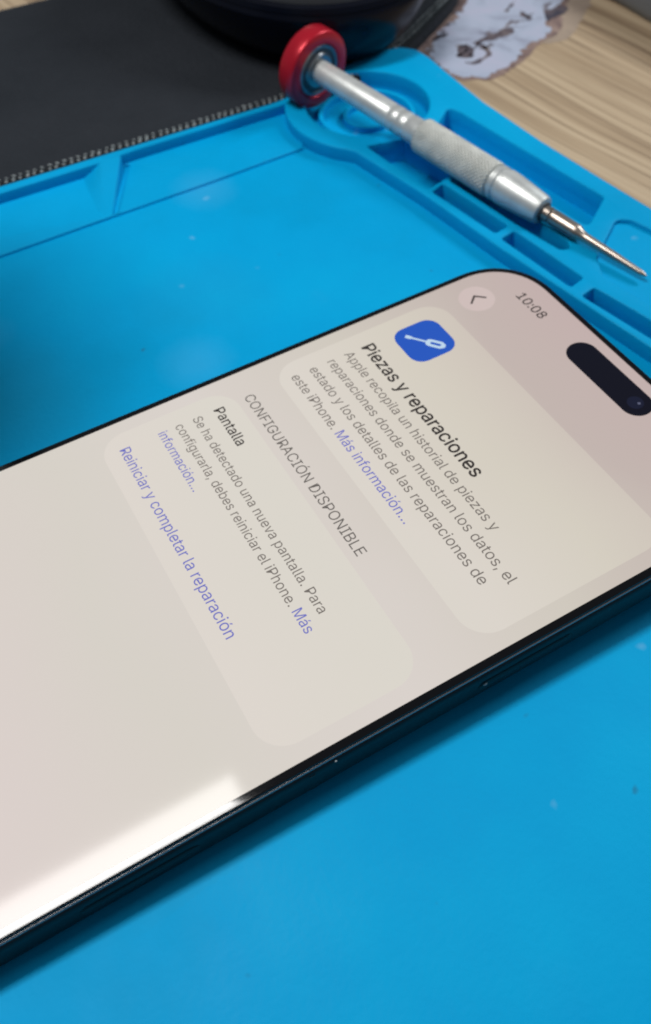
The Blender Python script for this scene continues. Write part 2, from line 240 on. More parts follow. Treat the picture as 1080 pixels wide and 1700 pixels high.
# letter outlines (1/1000 of the size): [advance, [loops]]
GLYPH = {" ":[187,[]],",":[187,[[[38,-119],[68,71],[137,71],[84,-119]]]],".":[187,[[[95,-4],[78,-1],[63,9],[53,24],[50,41],[53,59],[63,73],[78,83],[95,87],[113,83],[128,73],[138,59],[141,41],[138,24],[128,9],[113,-1]]]],"0":[453,[[[227,-7],[191,-3],[158,7],[130,24],[105,48],[85,77],[69,113],[57,155],[50,202],[48,254],[50,306],[57,353],[69,395],[85,431],[106,461],[130,484],[159,502],[191,512],[227,516],[262,512],[295,502],[323,484],[348,461],[368,431],[384,395],[396,353],[403,306],[405,254],[403,202],[396,155],[384,113],[368,77],[348,48],[323,24],[295,7],[263,-3]],[[227,50],[250,52],[271,60],[290,74],[306,92],[320,116],[330,144],[338,176],[342,213],[344,254],[342,295],[338,332],[330,365],[320,393],[306,416],[290,435],[271,449],[250,457],[227,460],[203,457],[182,449],[163,435],[147,416],[134,393],[123,365],[115,332],[111,295],[109,254],[111,213],[115,176],[123,144],[134,116],[147,92],[163,74],[182,60],[203,52]]]],"1":[453,[[[76,0],[76,55],[391,55],[391,0]],[[276,509],[276,0],[212,0],[212,448],[209,448],[86,358],[86,427],[198,509]]]],"8":[453,[[[226,-7],[193,-5],[163,1],[136,11],[111,25],[91,42],[74,62],[62,84],[54,109],[52,135],[53,156],[58,176],[65,195],[81,220],[101,241],[125,256],[153,265],[153,267],[129,276],[109,289],[93,308],[80,330],[73,354],[70,380],[73,405],[79,429],[90,450],[106,469],[124,485],[146,498],[170,508],[197,514],[226,516],[255,514],[282,508],[306,498],[328,485],[346,469],[361,450],[373,429],[379,405],[382,380],[379,354],[372,330],[359,308],[343,289],[323,276],[300,267],[300,265],[327,256],[351,241],[372,220],[387,195],[395,176],[399,156],[401,135],[398,109],[391,84],[378,62],[362,42],[341,25],[317,11],[289,1],[259,-5]],[[226,49],[258,52],[285,60],[307,74],[323,91],[333,113],[337,139],[333,165],[322,189],[305,208],[283,223],[256,232],[226,235],[196,232],[169,223],[147,208],[130,189],[119,165],[115,139],[119,113],[129,91],[145,74],[167,60],[185,54],[205,50]],[[226,290],[252,292],[274,300],[293,313],[307,330],[316,351],[319,376],[316,399],[308,420],[294,437],[275,449],[252,457],[226,460],[200,457],[177,449],[159,437],[145,420],[136,399],[133,376],[136,351],[145,330],[159,313],[178,300],[201,292]]]],":":[187,[[[95,-4],[78,-1],[63,9],[53,24],[50,41],[53,59],[63,73],[78,83],[95,87],[113,83],[128,73],[138,59],[141,41],[138,24],[128,9],[113,-1]],[[95,271],[78,274],[63,284],[53,299],[50,316],[53,334],[63,349],[78,359],[95,362],[113,359],[128,349],[138,334],[141,316],[138,299],[128,284],[113,274]]]],"A":[479,[[[16,0],[201,509],[276,509],[463,0],[395,0],[287,302],[264,372],[232,478],[245,478],[213,371],[191,302],[85,0]],[[110,142],[110,199],[370,199],[370,142]]]],"B":[456,[[[60,0],[60,509],[241,509],[274,507],[304,501],[329,491],[350,477],[367,461],[381,442],[390,421],[396,398],[398,374],[395,344],[387,320],[373,301],[356,286],[315,267],[315,262],[339,257],[363,245],[385,227],[402,203],[411,184],[416,161],[418,136],[416,111],[410,88],[400,67],[386,48],[368,31],[344,18],[317,8],[284,2],[247,0]],[[125,57],[245,57],[281,60],[309,67],[330,80],[344,96],[353,115],[355,137],[352,161],[342,184],[327,203],[306,218],[279,228],[248,231],[125,231]],[[125,285],[238,285],[265,288],[288,296],[308,309],[323,326],[333,348],[336,372],[333,393],[326,412],[313,429],[294,442],[270,449],[240,452],[125,452]]]],"C":[510,[[[267,-7],[225,-3],[186,7],[150,25],[119,49],[92,79],[70,115],[53,157],[44,203],[40,254],[44,305],[53,352],[70,393],[92,429],[119,459],[150,484],[186,501],[225,512],[267,516],[293,514],[317,511],[340,504],[362,496],[383,485],[402,471],[419,456],[435,438],[448,418],[459,397],[467,373],[473,348],[408,348],[401,373],[389,395],[357,428],[315,449],[267,456],[237,453],[209,445],[184,432],[161,414],[141,391],[125,364],[113,332],[106,295],[103,254],[106,213],[113,177],[125,145],[141,117],[161,94],[184,76],[210,63],[237,56],[267,53],[315,60],[357,81],[389,114],[408,160],[473,160],[467,135],[459,112],[448,91],[435,71],[420,53],[402,38],[383,24],[363,13],[341,5],[317,-2],[293,-6]]]],"D":[502,[[[219,0],[96,0],[96,57],[215,57],[254,60],[288,68],[318,81],[343,99],[363,122],[379,149],[390,181],[397,216],[399,255],[397,294],[390,329],[379,361],[364,388],[344,410],[320,428],[291,441],[258,449],[221,452],[93,452],[93,509],[225,509],[273,505],[315,495],[353,478],[385,455],[412,426],[433,391],[449,351],[458,306],[462,255],[458,205],[449,159],[433,119],[411,83],[384,54],[351,31],[312,14],[268,3]],[[125,509],[125,0],[60,0],[60,509]]]],"E":[418,[[[60,0],[60,509],[372,509],[372,452],[125,452],[125,286],[355,286],[355,229],[125,229],[125,57],[375,57],[375,0]]]],"F":[410,[[[60,0],[60,509],[369,509],[369,452],[125,452],[125,278],[346,278],[346,221],[125,221],[125,0]]]],"G":[520,[[[269,-7],[225,-3],[185,7],[149,25],[118,49],[91,79],[69,116],[53,157],[43,203],[40,254],[43,305],[53,352],[69,393],[91,429],[117,459],[149,484],[184,501],[223,512],[265,516],[291,514],[316,510],[340,504],[363,494],[384,483],[403,469],[421,453],[436,436],[449,416],[460,395],[468,373],[474,349],[408,349],[387,393],[356,427],[315,448],[265,456],[236,453],[209,445],[183,432],[160,414],[141,392],[125,364],[113,332],[106,295],[103,254],[106,213],[113,177],[125,145],[141,117],[161,95],[184,76],[210,63],[238,56],[269,53],[296,55],[322,61],[345,71],[365,85],[382,102],[396,123],[407,147],[413,173],[415,202],[434,199],[283,199],[283,256],[478,256],[478,200],[475,160],[466,124],[451,91],[431,62],[406,38],[377,19],[344,5],[308,-4]]]],"I":[300,[[[31,0],[31,57],[118,57],[118,452],[31,452],[31,509],[269,509],[269,452],[183,452],[183,57],[269,57],[269,0]]]],"L":[393,[[[60,0],[60,509],[125,509],[125,57],[361,57],[361,0]]]],"M":[628,[[[60,0],[60,509],[152,509],[277,187],[287,159],[299,123],[311,84],[322,49],[307,49],[318,83],[330,121],[342,158],[352,187],[476,509],[568,509],[568,0],[504,0],[504,291],[504,327],[505,369],[506,413],[507,457],[513,457],[498,409],[482,363],[467,322],[456,291],[342,0],[286,0],[170,291],[159,321],[145,361],[129,408],[112,457],[119,457],[120,416],[121,372],[122,328],[122,291],[122,0]]]],"N":[523,[[[60,0],[60,509],[136,509],[343,183],[363,151],[388,107],[414,55],[405,54],[401,108],[399,157],[399,195],[399,509],[463,509],[463,0],[387,0],[202,290],[177,331],[148,381],[108,452],[119,454],[122,384],[124,328],[125,291],[125,0]]]],"O":[533,[[[267,-7],[225,-3],[186,7],[150,25],[119,49],[92,79],[70,115],[53,157],[44,203],[40,254],[44,305],[53,352],[70,393],[92,429],[119,459],[150,484],[186,501],[225,512],[267,516],[309,512],[348,501],[384,484],[415,459],[442,429],[464,393],[480,352],[490,305],[493,254],[490,203],[480,157],[464,115],[442,79],[415,49],[384,25],[348,7],[309,-3]],[[267,53],[296,55],[324,63],[349,76],[372,94],[392,116],[408,144],[420,176],[428,213],[430,254],[428,295],[420,332],[408,365],[392,392],[372,415],[349,433],[324,446],[296,453],[267,456],[237,453],[210,445],[184,433],[161,415],[142,392],[125,364],[113,332],[106,295],[103,254],[106,213],[113,176],[125,144],[142,117],[161,94],[184,76],[210,63],[237,55]]]],"P":[444,[[[60,0],[60,509],[235,509],[272,506],[305,499],[332,487],[356,471],[375,452],[390,430],[400,404],[407,377],[409,348],[407,318],[400,291],[390,265],[375,243],[356,223],[332,207],[305,195],[272,188],[235,186],[109,186],[109,242],[233,242],[257,244],[279,248],[297,256],[318,272],[333,294],[342,319],[344,348],[342,376],[333,402],[318,423],[297,439],[279,446],[257,451],[232,452],[125,452],[125,0]]]],"R":[449,[[[60,0],[60,509],[236,509],[273,506],[305,500],[333,489],[356,473],[376,455],[390,433],[401,408],[407,381],[409,352],[407,323],[401,296],[390,271],[376,250],[356,232],[333,217],[305,206],[273,200],[236,198],[96,198],[96,255],[234,255],[258,256],[280,260],[298,267],[319,281],[334,300],[342,324],[345,352],[342,380],[334,405],[319,425],[298,440],[279,446],[258,451],[233,452],[125,452],[125,0]],[[353,0],[230,229],[303,229],[428,0]]]],"S":[446,[[[224,-9],[188,-7],[156,-1],[128,9],[102,23],[81,40],[64,60],[51,83],[42,109],[38,137],[104,137],[110,110],[123,88],[142,71],[166,59],[194,52],[224,49],[246,50],[267,54],[286,60],[311,74],[329,92],[341,114],[346,139],[342,161],[332,179],[316,193],[296,205],[245,222],[184,239],[145,253],[112,269],[86,289],[67,313],[56,341],[52,372],[54,400],[62,425],[75,448],[92,468],[113,484],[138,498],[165,508],[195,514],[227,516],[259,514],[289,508],[316,498],[340,484],[360,468],[377,449],[390,427],[398,403],[401,378],[337,378],[332,402],[320,421],[302,437],[280,449],[254,456],[225,459],[194,456],[167,448],[145,435],[129,418],[118,398],[115,376],[119,352],[131,334],[148,319],[169,308],[212,293],[264,279],[312,264],[359,238],[379,220],[395,198],[402,180],[407,161],[408,139],[406,112],[399,87],[386,64],[370,43],[349,25],[323,11],[294,0],[261,-7]]]],"U":[517,[[[259,-8],[220,-6],[186,2],[154,15],[126,33],[103,55],[85,80],[71,108],[63,140],[60,173],[60,509],[124,509],[124,178],[126,155],[132,133],[141,113],[153,95],[169,80],[187,68],[208,59],[232,53],[259,52],[285,53],[309,59],[331,68],[349,80],[364,95],[377,113],[385,133],[391,155],[393,178],[393,509],[457,509],[457,173],[454,140],[446,108],[433,80],[414,55],[391,33],[363,15],[332,2],[297,-6]]]],"a":[389,[[[160,-9],[137,-7],[115,-3],[94,5],[76,15],[60,29],[48,45],[38,63],[32,84],[30,108],[34,138],[43,161],[58,179],[78,193],[125,211],[178,220],[234,227],[265,235],[273,243],[276,255],[276,257],[273,279],[267,297],[256,311],[240,322],[220,329],[196,331],[171,329],[149,322],[118,301],[100,274],[41,291],[51,313],[64,331],[79,346],[95,358],[114,368],[133,375],[153,380],[173,383],[194,384],[239,379],[286,360],[306,343],[322,320],[330,301],[335,278],[337,251],[337,0],[277,0],[277,52],[272,52],[252,25],[215,1],[190,-6]],[[170,45],[202,49],[228,59],[248,74],[263,93],[272,115],[276,138],[276,190],[259,182],[231,176],[200,171],[175,168],[134,159],[117,150],[103,139],[95,124],[92,105],[94,87],[102,72],[114,61],[130,52]]]],"b":[424,[[[229,-8],[198,-5],[172,4],[138,31],[118,59],[112,59],[112,0],[53,0],[53,509],[114,509],[114,319],[118,319],[137,346],[171,373],[197,381],[229,384],[259,382],[287,374],[313,361],[335,342],[354,320],[370,293],[381,261],[388,227],[390,189],[388,151],[381,116],[370,84],[355,57],[336,34],[313,16],[288,3],[260,-6]],[[220,47],[242,49],[262,55],[279,66],[294,80],[306,97],[316,117],[323,139],[327,163],[328,189],[327,215],[323,239],[316,261],[307,281],[295,298],[280,311],[262,322],[243,328],[220,330],[198,328],[178,322],[161,312],[147,299],[134,282],[125,263],[118,241],[114,216],[113,189],[114,162],[118,138],[125,115],[135,95],[147,78],[162,65],[179,55],[198,49]]]],"c":[395,[[[207,-8],[174,-5],[144,3],[117,16],[93,35],[72,58],[56,85],[44,116],[37,150],[34,187],[37,225],[44,260],[56,291],[72,318],[93,341],[117,360],[144,374],[174,382],[207,384],[260,377],[305,356],[340,322],[362,277],[303,262],[290,289],[270,311],[242,325],[207,330],[184,328],[163,321],[145,310],[130,296],[118,278],[108,258],[102,236],[98,212],[96,187],[98,163],[102,139],[108,117],[118,97],[130,80],[145,66],[163,55],[184,49],[207,46],[243,52],[271,66],[292,89],[304,117],[363,102],[354,78],[341,56],[306,21],[261,-1]]]],"d":[424,[[[195,-8],[165,-6],[137,3],[111,16],[89,34],[70,57],[55,84],[43,116],[36,151],[34,189],[36,227],[43,261],[55,293],[70,320],[89,342],[112,361],[137,374],[165,382],[196,384],[228,381],[253,373],[287,346],[306,319],[311,319],[311,509],[372,509],[372,0],[313,0],[313,59],[307,59],[287,31],[252,4],[227,-5]],[[205,47],[226,49],[246,55],[263,65],[278,78],[290,95],[299,115],[306,138],[310,162],[312,189],[310,216],[306,241],[300,263],[290,282],[278,299],[263,312],[246,322],[227,328],[205,330],[182,328],[162,322],[145,311],[130,298],[118,281],[108,261],[102,239],[98,215],[96,189],[98,163],[102,139],[109,117],[118,97],[130,80],[145,66],[162,55],[182,49]]]],"e":[403,[[[212,-8],[177,-5],[145,3],[117,16],[92,35],[72,58],[56,85],[44,116],[37,150],[34,187],[36,224],[44,258],[55,290],[71,317],[91,340],[115,359],[142,373],[172,382],[205,384],[226,383],[246,380],[266,374],[285,366],[303,355],[319,341],[334,324],[347,305],[357,282],[365,256],[370,227],[371,194],[371,169],[75,169],[75,221],[338,221],[310,202],[308,226],[304,248],[298,269],[283,294],[263,314],[237,326],[205,330],[183,328],[164,323],[146,313],[125,294],[109,270],[99,241],[96,211],[96,178],[98,151],[102,127],[110,106],[121,88],[135,73],[151,61],[169,53],[190,48],[212,46],[254,53],[285,73],[306,105],[365,91],[353,63],[335,39],[320,26],[302,14],[283,4],[261,-3],[237,-7]]]],"f":[253,[[[228,379],[228,327],[6,327],[6,379]],[[81,0],[81,432],[84,461],[96,486],[113,505],[135,519],[161,527],[187,530],[222,527],[243,521],[227,468],[215,472],[195,474],[171,470],[154,460],[145,443],[142,419],[142,0]]]],"g":[425,[[[207,-151],[180,-149],[156,-146],[134,-140],[105,-127],[82,-110],[64,-91],[51,-69],[101,-41],[122,-66],[154,-88],[178,-95],[207,-97],[236,-95],[261,-87],[282,-75],[298,-58],[308,-34],[311,-6],[311,68],[306,68],[287,41],[252,16],[227,8],[195,5],[165,7],[138,14],[113,27],[90,43],[71,65],[55,90],[43,120],[36,154],[34,191],[36,229],[43,263],[55,293],[71,320],[90,342],[112,361],[138,374],[166,382],[196,384],[228,382],[253,373],[288,346],[308,319],[313,319],[313,379],[372,379],[372,-9],[370,-40],[363,-67],[350,-90],[334,-109],[314,-124],[291,-136],[265,-144],[237,-149]],[[205,59],[227,61],[246,66],[264,75],[285,95],[300,121],[307,142],[311,166],[312,193],[311,219],[307,242],[300,264],[291,283],[279,299],[264,312],[247,322],[227,328],[205,330],[182,328],[163,322],[145,312],[130,298],[118,282],[109,262],[102,241],[98,218],[96,193],[98,167],[102,144],[109,123],[124,96],[145,76],[163,66],[183,61]]]],"h":[410,[[[114,227],[114,0],[53,0],[53,509],[114,509],[114,287],[102,287],[116,319],[132,344],[152,362],[175,374],[200,382],[227,384],[252,383],[275,377],[295,369],[313,356],[328,340],[341,321],[350,298],[355,271],[357,240],[357,0],[296,0],[296,235],[293,263],[286,286],[273,304],[256,318],[235,326],[210,329],[184,326],[161,317],[141,303],[126,283],[117,257]]]],"i":[166,[[[53,0],[53,379],[114,379],[114,0]],[[84,443],[67,446],[54,455],[44,468],[41,483],[44,499],[54,512],[67,521],[84,524],[100,521],[114,512],[123,499],[126,483],[123,468],[114,455],[100,446]]]],"l":[189,[[[139,-2],[112,0],[91,8],[74,20],[62,37],[55,59],[53,84],[53,509],[114,509],[114,99],[115,77],[120,62],[130,54],[146,52],[160,53],[170,54],[181,3],[162,-1]]]],"m":[609,[[[53,0],[53,379],[112,379],[112,295],[108,295],[118,323],[132,346],[151,363],[172,376],[195,384],[219,386],[245,383],[268,375],[287,361],[303,342],[314,320],[321,295],[312,295],[322,321],[337,343],[357,361],[381,375],[407,383],[437,386],[458,385],[478,380],[497,372],[514,361],[529,346],[541,328],[550,307],[555,283],[557,255],[557,0],[496,0],[496,254],[493,279],[485,298],[473,313],[447,326],[419,330],[395,328],[374,320],[358,307],[345,290],[338,270],[335,247],[335,0],[274,0],[274,260],[269,288],[253,311],[229,326],[199,330],[178,328],[158,320],[140,307],[126,289],[117,266],[114,238],[114,0]]]],"n":[409,[[[114,227],[114,0],[53,0],[53,379],[112,379],[112,287],[102,287],[116,319],[132,344],[152,362],[175,374],[200,382],[227,384],[252,383],[275,377],[295,369],[313,356],[328,340],[341,321],[350,298],[355,271],[357,240],[357,0],[296,0],[296,235],[293,263],[286,286],[273,304],[256,318],[235,326],[210,329],[184,326],[161,317],[141,303],[126,283],[117,257]]]],"o":[415,[[[207,-8],[174,-5],[144,3],[117,16],[93,35],[72,58],[56,85],[44,116],[37,150],[34,187],[37,225],[44,260],[56,291],[72,318],[93,341],[117,360],[144,374],[174,382],[207,384],[241,382],[271,374],[299,360],[323,341],[343,318],[359,291],[371,260],[379,225],[381,187],[379,150],[371,116],[359,85],[343,58],[323,35],[299,16],[271,3],[241,-5]],[[207,46],[231,49],[252,55],[270,66],[285,80],[298,97],[307,117],[314,139],[318,163],[319,187],[318,212],[314,236],[307,258],[298,278],[285,296],[270,310],[252,321],[231,328],[207,330],[184,328],[163,321],[145,310],[130,296],[118,278],[108,258],[102,236],[98,212],[96,187],[98,163],[102,139],[108,117],[118,97],[130,80],[145,66],[163,55],[184,49]]]],"p":[424,[[[53,-143],[53,379],[112,379],[112,319],[118,319],[137,346],[171,373],[197,381],[229,384],[259,382],[287,374],[313,361],[335,342],[354,320],[370,293],[381,261],[388,227],[390,189],[388,151],[381,116],[370,84],[355,57],[336,34],[313,16],[288,3],[260,-6],[229,-8],[198,-5],[173,4],[138,31],[118,59],[114,59],[114,-143]],[[220,47],[242,49],[262,55],[279,66],[294,80],[306,97],[316,117],[323,139],[327,163],[328,189],[327,215],[323,239],[316,261],[307,281],[295,298],[280,311],[262,322],[243,328],[220,330],[198,328],[178,322],[161,312],[147,299],[134,282],[125,263],[118,241],[114,216],[113,189],[114,162],[118,138],[125,115],[135,95],[147,78],[162,65],[179,55],[198,49]]]],"r":[259,[[[53,0],[53,379],[112,379],[112,321],[115,321],[130,347],[152,367],[171,377],[191,383],[213,385],[229,384],[243,384],[243,322],[230,324],[207,326],[182,323],[159,315],[140,301],[126,284],[117,262],[114,237],[114,0]]]],"s":[365,[[[182,-8],[157,-7],[133,-3],[112,3],[93,12],[76,24],[62,38],[50,54],[41,73],[36,94],[94,107],[105,79],[124,60],[150,49],[181,45],[206,47],[227,53],[244,62],[262,81],[268,103],[265,121],[254,136],[237,147],[212,155],[149,170],[118,180],[92,192],[72,208],[58,227],[50,249],[47,274],[49,295],[55,314],[65,332],[79,347],[95,360],[115,370],[137,378],[161,383],[187,384],[212,383],[234,379],[254,372],[279,358],[299,339],[314,316],[324,290],[268,277],[258,298],[243,316],[219,328],[187,333],[156,329],[131,317],[114,299],[109,277],[112,258],[124,243],[144,232],[172,223],[229,209],[261,200],[287,187],[306,171],[320,153],[328,131],[331,107],[329,85],[323,65],[312,47],[298,31],[281,18],[260,6],[236,-2],[210,-7]]]],"t":[227,[[[204,379],[204,327],[6,327],[6,379]],[[65,471],[126,471],[126,98],[128,76],[136,61],[150,53],[170,50],[185,51],[202,54],[213,2],[192,-3],[168,-4],[138,-1],[113,7],[92,21],[77,41],[68,64],[65,93]]]],"u":[410,[[[182,-5],[158,-3],[135,2],[115,11],[97,23],[82,39],[69,59],[60,82],[54,109],[53,139],[53,379],[114,379],[114,144],[116,117],[124,94],[137,75],[154,61],[175,53],[200,50],[226,53],[249,62],[268,77],[283,97],[293,122],[296,153],[296,379],[357,379],[357,0],[298,0],[298,92],[307,92],[294,60],[277,35],[257,17],[234,5],[209,-3]]]],"v":[389,[[[163,0],[17,379],[84,379],[165,155],[187,87],[206,21],[184,21],[203,87],[224,155],[305,379],[371,379],[226,0]]]],"y":[389,[[[47,-139],[61,-86],[71,-87],[104,-89],[118,-84],[130,-74],[141,-58],[151,-36],[163,-1],[17,379],[84,379],[165,155],[187,87],[206,21],[184,21],[202,87],[224,155],[305,379],[371,379],[204,-58],[177,-107],[159,-124],[139,-136],[117,-143],[91,-145],[65,-143]]]],"z":[380,[[[42,0],[42,46],[254,320],[254,323],[48,323],[48,379],[333,379],[333,331],[126,60],[126,56],[339,56],[339,0]]]],"Ó":[533,[[[267,-7],[225,-3],[186,7],[150,25],[119,49],[92,79],[70,115],[53,157],[44,203],[40,254],[44,305],[53,352],[70,393],[92,429],[119,459],[150,484],[186,501],[225,512],[267,516],[309,512],[348,501],[384,484],[415,459],[442,429],[464,393],[480,352],[490,305],[493,254],[490,203],[480,157],[464,115],[442,79],[415,49],[384,25],[348,7],[309,-3]],[[267,53],[296,55],[324,63],[349,76],[372,94],[392,116],[408,144],[420,176],[428,213],[430,254],[428,295],[420,332],[408,365],[392,392],[372,415],[349,433],[324,446],[296,453],[267,456],[237,453],[210,445],[184,433],[161,415],[142,392],[125,364],[113,332],[106,295],[103,254],[106,213],[113,176],[125,144],[142,117],[161,94],[184,76],[210,63],[237,55]],[[240,558],[288,659],[356,659],[290,558]]]],"á":[389,[[[160,-9],[137,-7],[115,-3],[94,5],[76,15],[60,29],[48,45],[38,63],[32,84],[30,108],[34,138],[43,161],[58,179],[78,193],[125,211],[178,220],[234,227],[265,235],[273,243],[276,255],[276,257],[273,279],[267,297],[256,311],[240,322],[220,329],[196,331],[171,329],[149,322],[118,301],[100,274],[41,291],[51,313],[64,331],[79,346],[95,358],[114,368],[133,375],[153,380],[173,383],[194,384],[239,379],[286,360],[306,343],[322,320],[330,301],[335,278],[337,251],[337,0],[277,0],[277,52],[272,52],[252,25],[215,1],[190,-6]],[[170,45],[202,49],[228,59],[248,74],[263,93],[272,115],[276,138],[276,190],[259,182],[231,176],[200,171],[175,168],[134,159],[117,150],[103,139],[95,124],[92,105],[94,87],[102,72],[114,61],[130,52]],[[162,429],[210,529],[278,529],[212,429]]]],"ó":[415,[[[207,-8],[174,-5],[144,3],[117,16],[93,35],[72,58],[56,85],[44,116],[37,150],[34,187],[37,225],[44,260],[56,291],[72,318],[93,341],[117,360],[144,374],[174,382],[207,384],[241,382],[271,374],[299,360],[323,341],[343,318],[359,291],[371,260],[379,225],[381,187],[379,150],[371,116],[359,85],[343,58],[323,35],[299,16],[271,3],[241,-5]],[[207,46],[231,49],[252,55],[270,66],[285,80],[298,97],[307,117],[314,139],[318,163],[319,187],[318,212],[314,236],[307,258],[298,278],[285,296],[270,310],[252,321],[231,328],[207,330],[184,328],[163,321],[145,310],[130,296],[118,278],[108,258],[102,236],[98,212],[96,187],[98,163],[102,139],[108,117],[118,97],[130,80],[145,66],[163,55],[184,49]],[[181,429],[228,529],[297,529],[231,429]]]],"…":[588,[[[98,-4],[81,-1],[66,9],[56,24],[52,41],[56,59],[66,73],[81,83],[98,87],[116,83],[130,73],[140,59],[144,41],[140,24],[130,9],[116,-1]],[[294,-4],[277,-1],[262,9],[252,24],[248,41],[252,59],[262,73],[277,83],[294,87],[312,83],[326,73],[336,59],[340,41],[336,24],[326,9],[312,-1]],[[490,-4],[473,-1],[458,9],[448,24],[445,41],[448,59],[458,73],[473,83],[490,87],[508,83],[523,73],[533,59],[536,41],[533,24],[523,9],[508,-1]]]]}
SZ3 = 1.0

# ================================================================== table, pad, wood
ZT = -3.4                                   # table top; the phone lies on the mat at z = 0
tb = poly_mesh([rrect(-900, -700, 700, 900, 6)], -20, ZT, .6)
table = link_mesh('table', tb, M_WOOD); table['kind'] = 'structure'

# ------------------------------------------------------------------ black desk pad with a stitched hem
near = [(-92.2, -420), (-92.2, -20), (-92.2, 8), (-93.5, 20), (-97.5, 30), (-103.6, 42), (-111, 54), (-119, 66.5), (-126, 75), (-136, 82), (-150, 86), (-172, 87)]
def smooth_path(pts, step):
    P_ = [Vector(p) for p in pts]; out = []
    for i in range(len(P_) - 1):
        p0 = P_[max(i - 1, 0)]; p1 = P_[i]; p2 = P_[i + 1]; p3 = P_[min(i + 2, len(P_) - 1)]
        n = max(2, int((p2 - p1).length / step))
        for k in range(n):
            u = k / n
            out.append(.5 * ((2 * p1) + (p2 - p0) * u + (2 * p0 - 5 * p1 + 4 * p2 - p3) * u * u + (3 * p1 - p0 - 3 * p2 + p3) * u ** 3))
    out.append(P_[-1]); return out
hem = smooth_path(near[1:], 2.0); hem = [Vector((near[0][0], y)) for y in range(-420, -20, 4)] + hem
farp = [(-178, 84), (-182.5, 76), (-183.5, 60), (-183.5, -52), (-184.5, -120), (-186, -420)]
pad = root('desk_pad', 'large black cloth desk pad with pale whipped stitching along its edge, beside the blue mat', 'desk pad')
link_mesh('pad_surface', poly_mesh([[tuple(p) for p in hem] + farp], ZT + .01, 2.5, .5), M_CLOTH, pad)
def tube(path, r, seg=8):
    rings = []
    for i, p in enumerate(path):
        t = (path[min(i + 1, len(path) - 1)] - path[max(i - 1, 0)]).normalized(); n = Vector((t.y, -t.x, 0)); 
        rings.append([tuple(p + n * math.cos(a) * r + Vector((0, 0, 1)) * math.sin(a) * r) for a in [2 * math.pi * k / seg for k in range(seg)]])
    return loft(rings)
hem = [Vector((p.x - 1.0, p.y)) for p in hem]
hp = [Vector((p.x - .2, p.y, 1.5)) for p in hem]
link_mesh('hem', tube(hp, 1.35), M_HEM, pad)
farpath = [Vector((x, y, .75)) for x, y in farp]
link_mesh('hem', tube(farpath, 1.6), M_THREAD, pad)
bm = bmesh.new()
L = 0.
def along(path, d):
    for a, b in zip(path, path[1:]):
        l = (b - a).length
        if d <= l: return a.lerp(b, d / l), (b - a).normalized()
        d -= l
    return path[-1], (path[-1] - path[-2]).normalized()
total = sum((b - a).length for a, b in zip(hp, hp[1:]))
d = 180.
def bead(bm, c, ax, up, ln_, r):
    q = ax.to_track_quat('X', 'Z').to_matrix().to_4x4(); mt = Matrix.Translation(c * S) @ q @ Matrix.Diagonal((ln_ * S, r * S, r * S, 1))
    bmesh.ops.create_icosphere(bm, subdivisions=2, radius=1, matrix=mt)
while d < total - 10:
    p, t = along(hp, d); n = Vector((t.y, -t.x, 0))     # n points away from the pad, towards the blue mat
    for k in range(2):                     # a bright outer stitch and a smaller inner one
        side = (.35, -1.5)[k]; z = (2.75, 2.75)[k]
        c = Vector((p.x, p.y, 0)) + n * side * .8 + Vector((0, 0, z)) + Vector((random.uniform(-.1, .1), random.uniform(-.12, .12), 0)) + t * (.55 * k)
        axd = (t * .75 + n * (-.7 if k == 0 else .5)).normalized()
        s = random.uniform(.75, 1.15)
        bead(bm, c, axd, None, (.62, .5)[k] * s, (.36, .24)[k] * s)
    d += 1.85 + random.uniform(-.12, .12)
me = bpy.data.meshes.new('m'); bm.to_mesh(me); bm.free()
link_mesh('stitching', me, M_THREAD, pad)

# ------------------------------------------------------------------ blue silicone mat
H = 3.5
matr = root('silicone_mat', 'bright blue silicone repair mat with moulded trays and pockets along its raised border', 'work mat')
outer = [(-91, -420), (-91, -9), (-92.0, -2), (-94.2, 6), (-97.2, 14), (-99.4, 22.5), (-100.2, 30), (-99.2, 35.5), (-95.5, 38.8), (-90, 39.4), (-80, 39), (-62.7, 38.6), (-39.8, 40.1), (-19.9, 42.4), (-4.8, 44.4), (60, 52.5), (215, 72), (215, -420)]
outer_r = [(p.x, p.y) for p in [Vector(q) for q in round_poly(outer, [0, 6, 8, 8, 8, 8, 5, 4, 4, 4, 8, 8, 8, 8, 8, 0, 6, 6], 4)]]
ringo = arc(-77.5, 12, 22.2, 238, 306, 14)
inner = [(-88.2, -420), (-88.2, -60), (-89.0, -50), (-89.0, -8.6)] + ringo + [(-60.2, -2.4), (-36.8, 2.1), (-10.7, 5.6), (60, 17.5), (200, 41), (205, -420)]
# frame = one ring shaped outline closed past the picture's edge; pockets are holes
C = [[(-60.8, 1.2), (-37.3, 4.3), (-40.2, 15.0), (-58.6, 11.2)], [(-35.9, 4.6), (-15.4, 7.9), (-16.2, 12.2), (-37.6, 8.7)],
     [(-13.2, 7.9), (8.0, 10.7), (6.9, 15.0), (-13.9, 12.2)], [(11.4, 10.9), (36, 16.0), (34.8, 20.6), (10.6, 14.9)],
     [(39, 16.8), (66, 21.4), (65, 26), (38, 21.4)]]
holes = [round_poly(c, .7, 3) for c in C]
holes.append(round_poly([(-37.6, 10.7), (-16, 14.0), (-3.2, 16.8), (-2.4, 19.0), (-5.0, 20.2), (-38.8, 15.0)], [.7, 0, 1.2, 1.0, 1.2, .7], 4))
holes.append(round_poly([(-57.4, 19.0), (-6.6, 27.4), (-13.6, 38.0), (-37, 34.2), (-61.5, 30.4), (-65.4, 29.0)], [1, 1.4, 1.4, 0, 2.0, 1.6], 4))
holes_floor = list(holes) + [arc(-78.3, 12.1, 16.4, 0, 354, 59)]
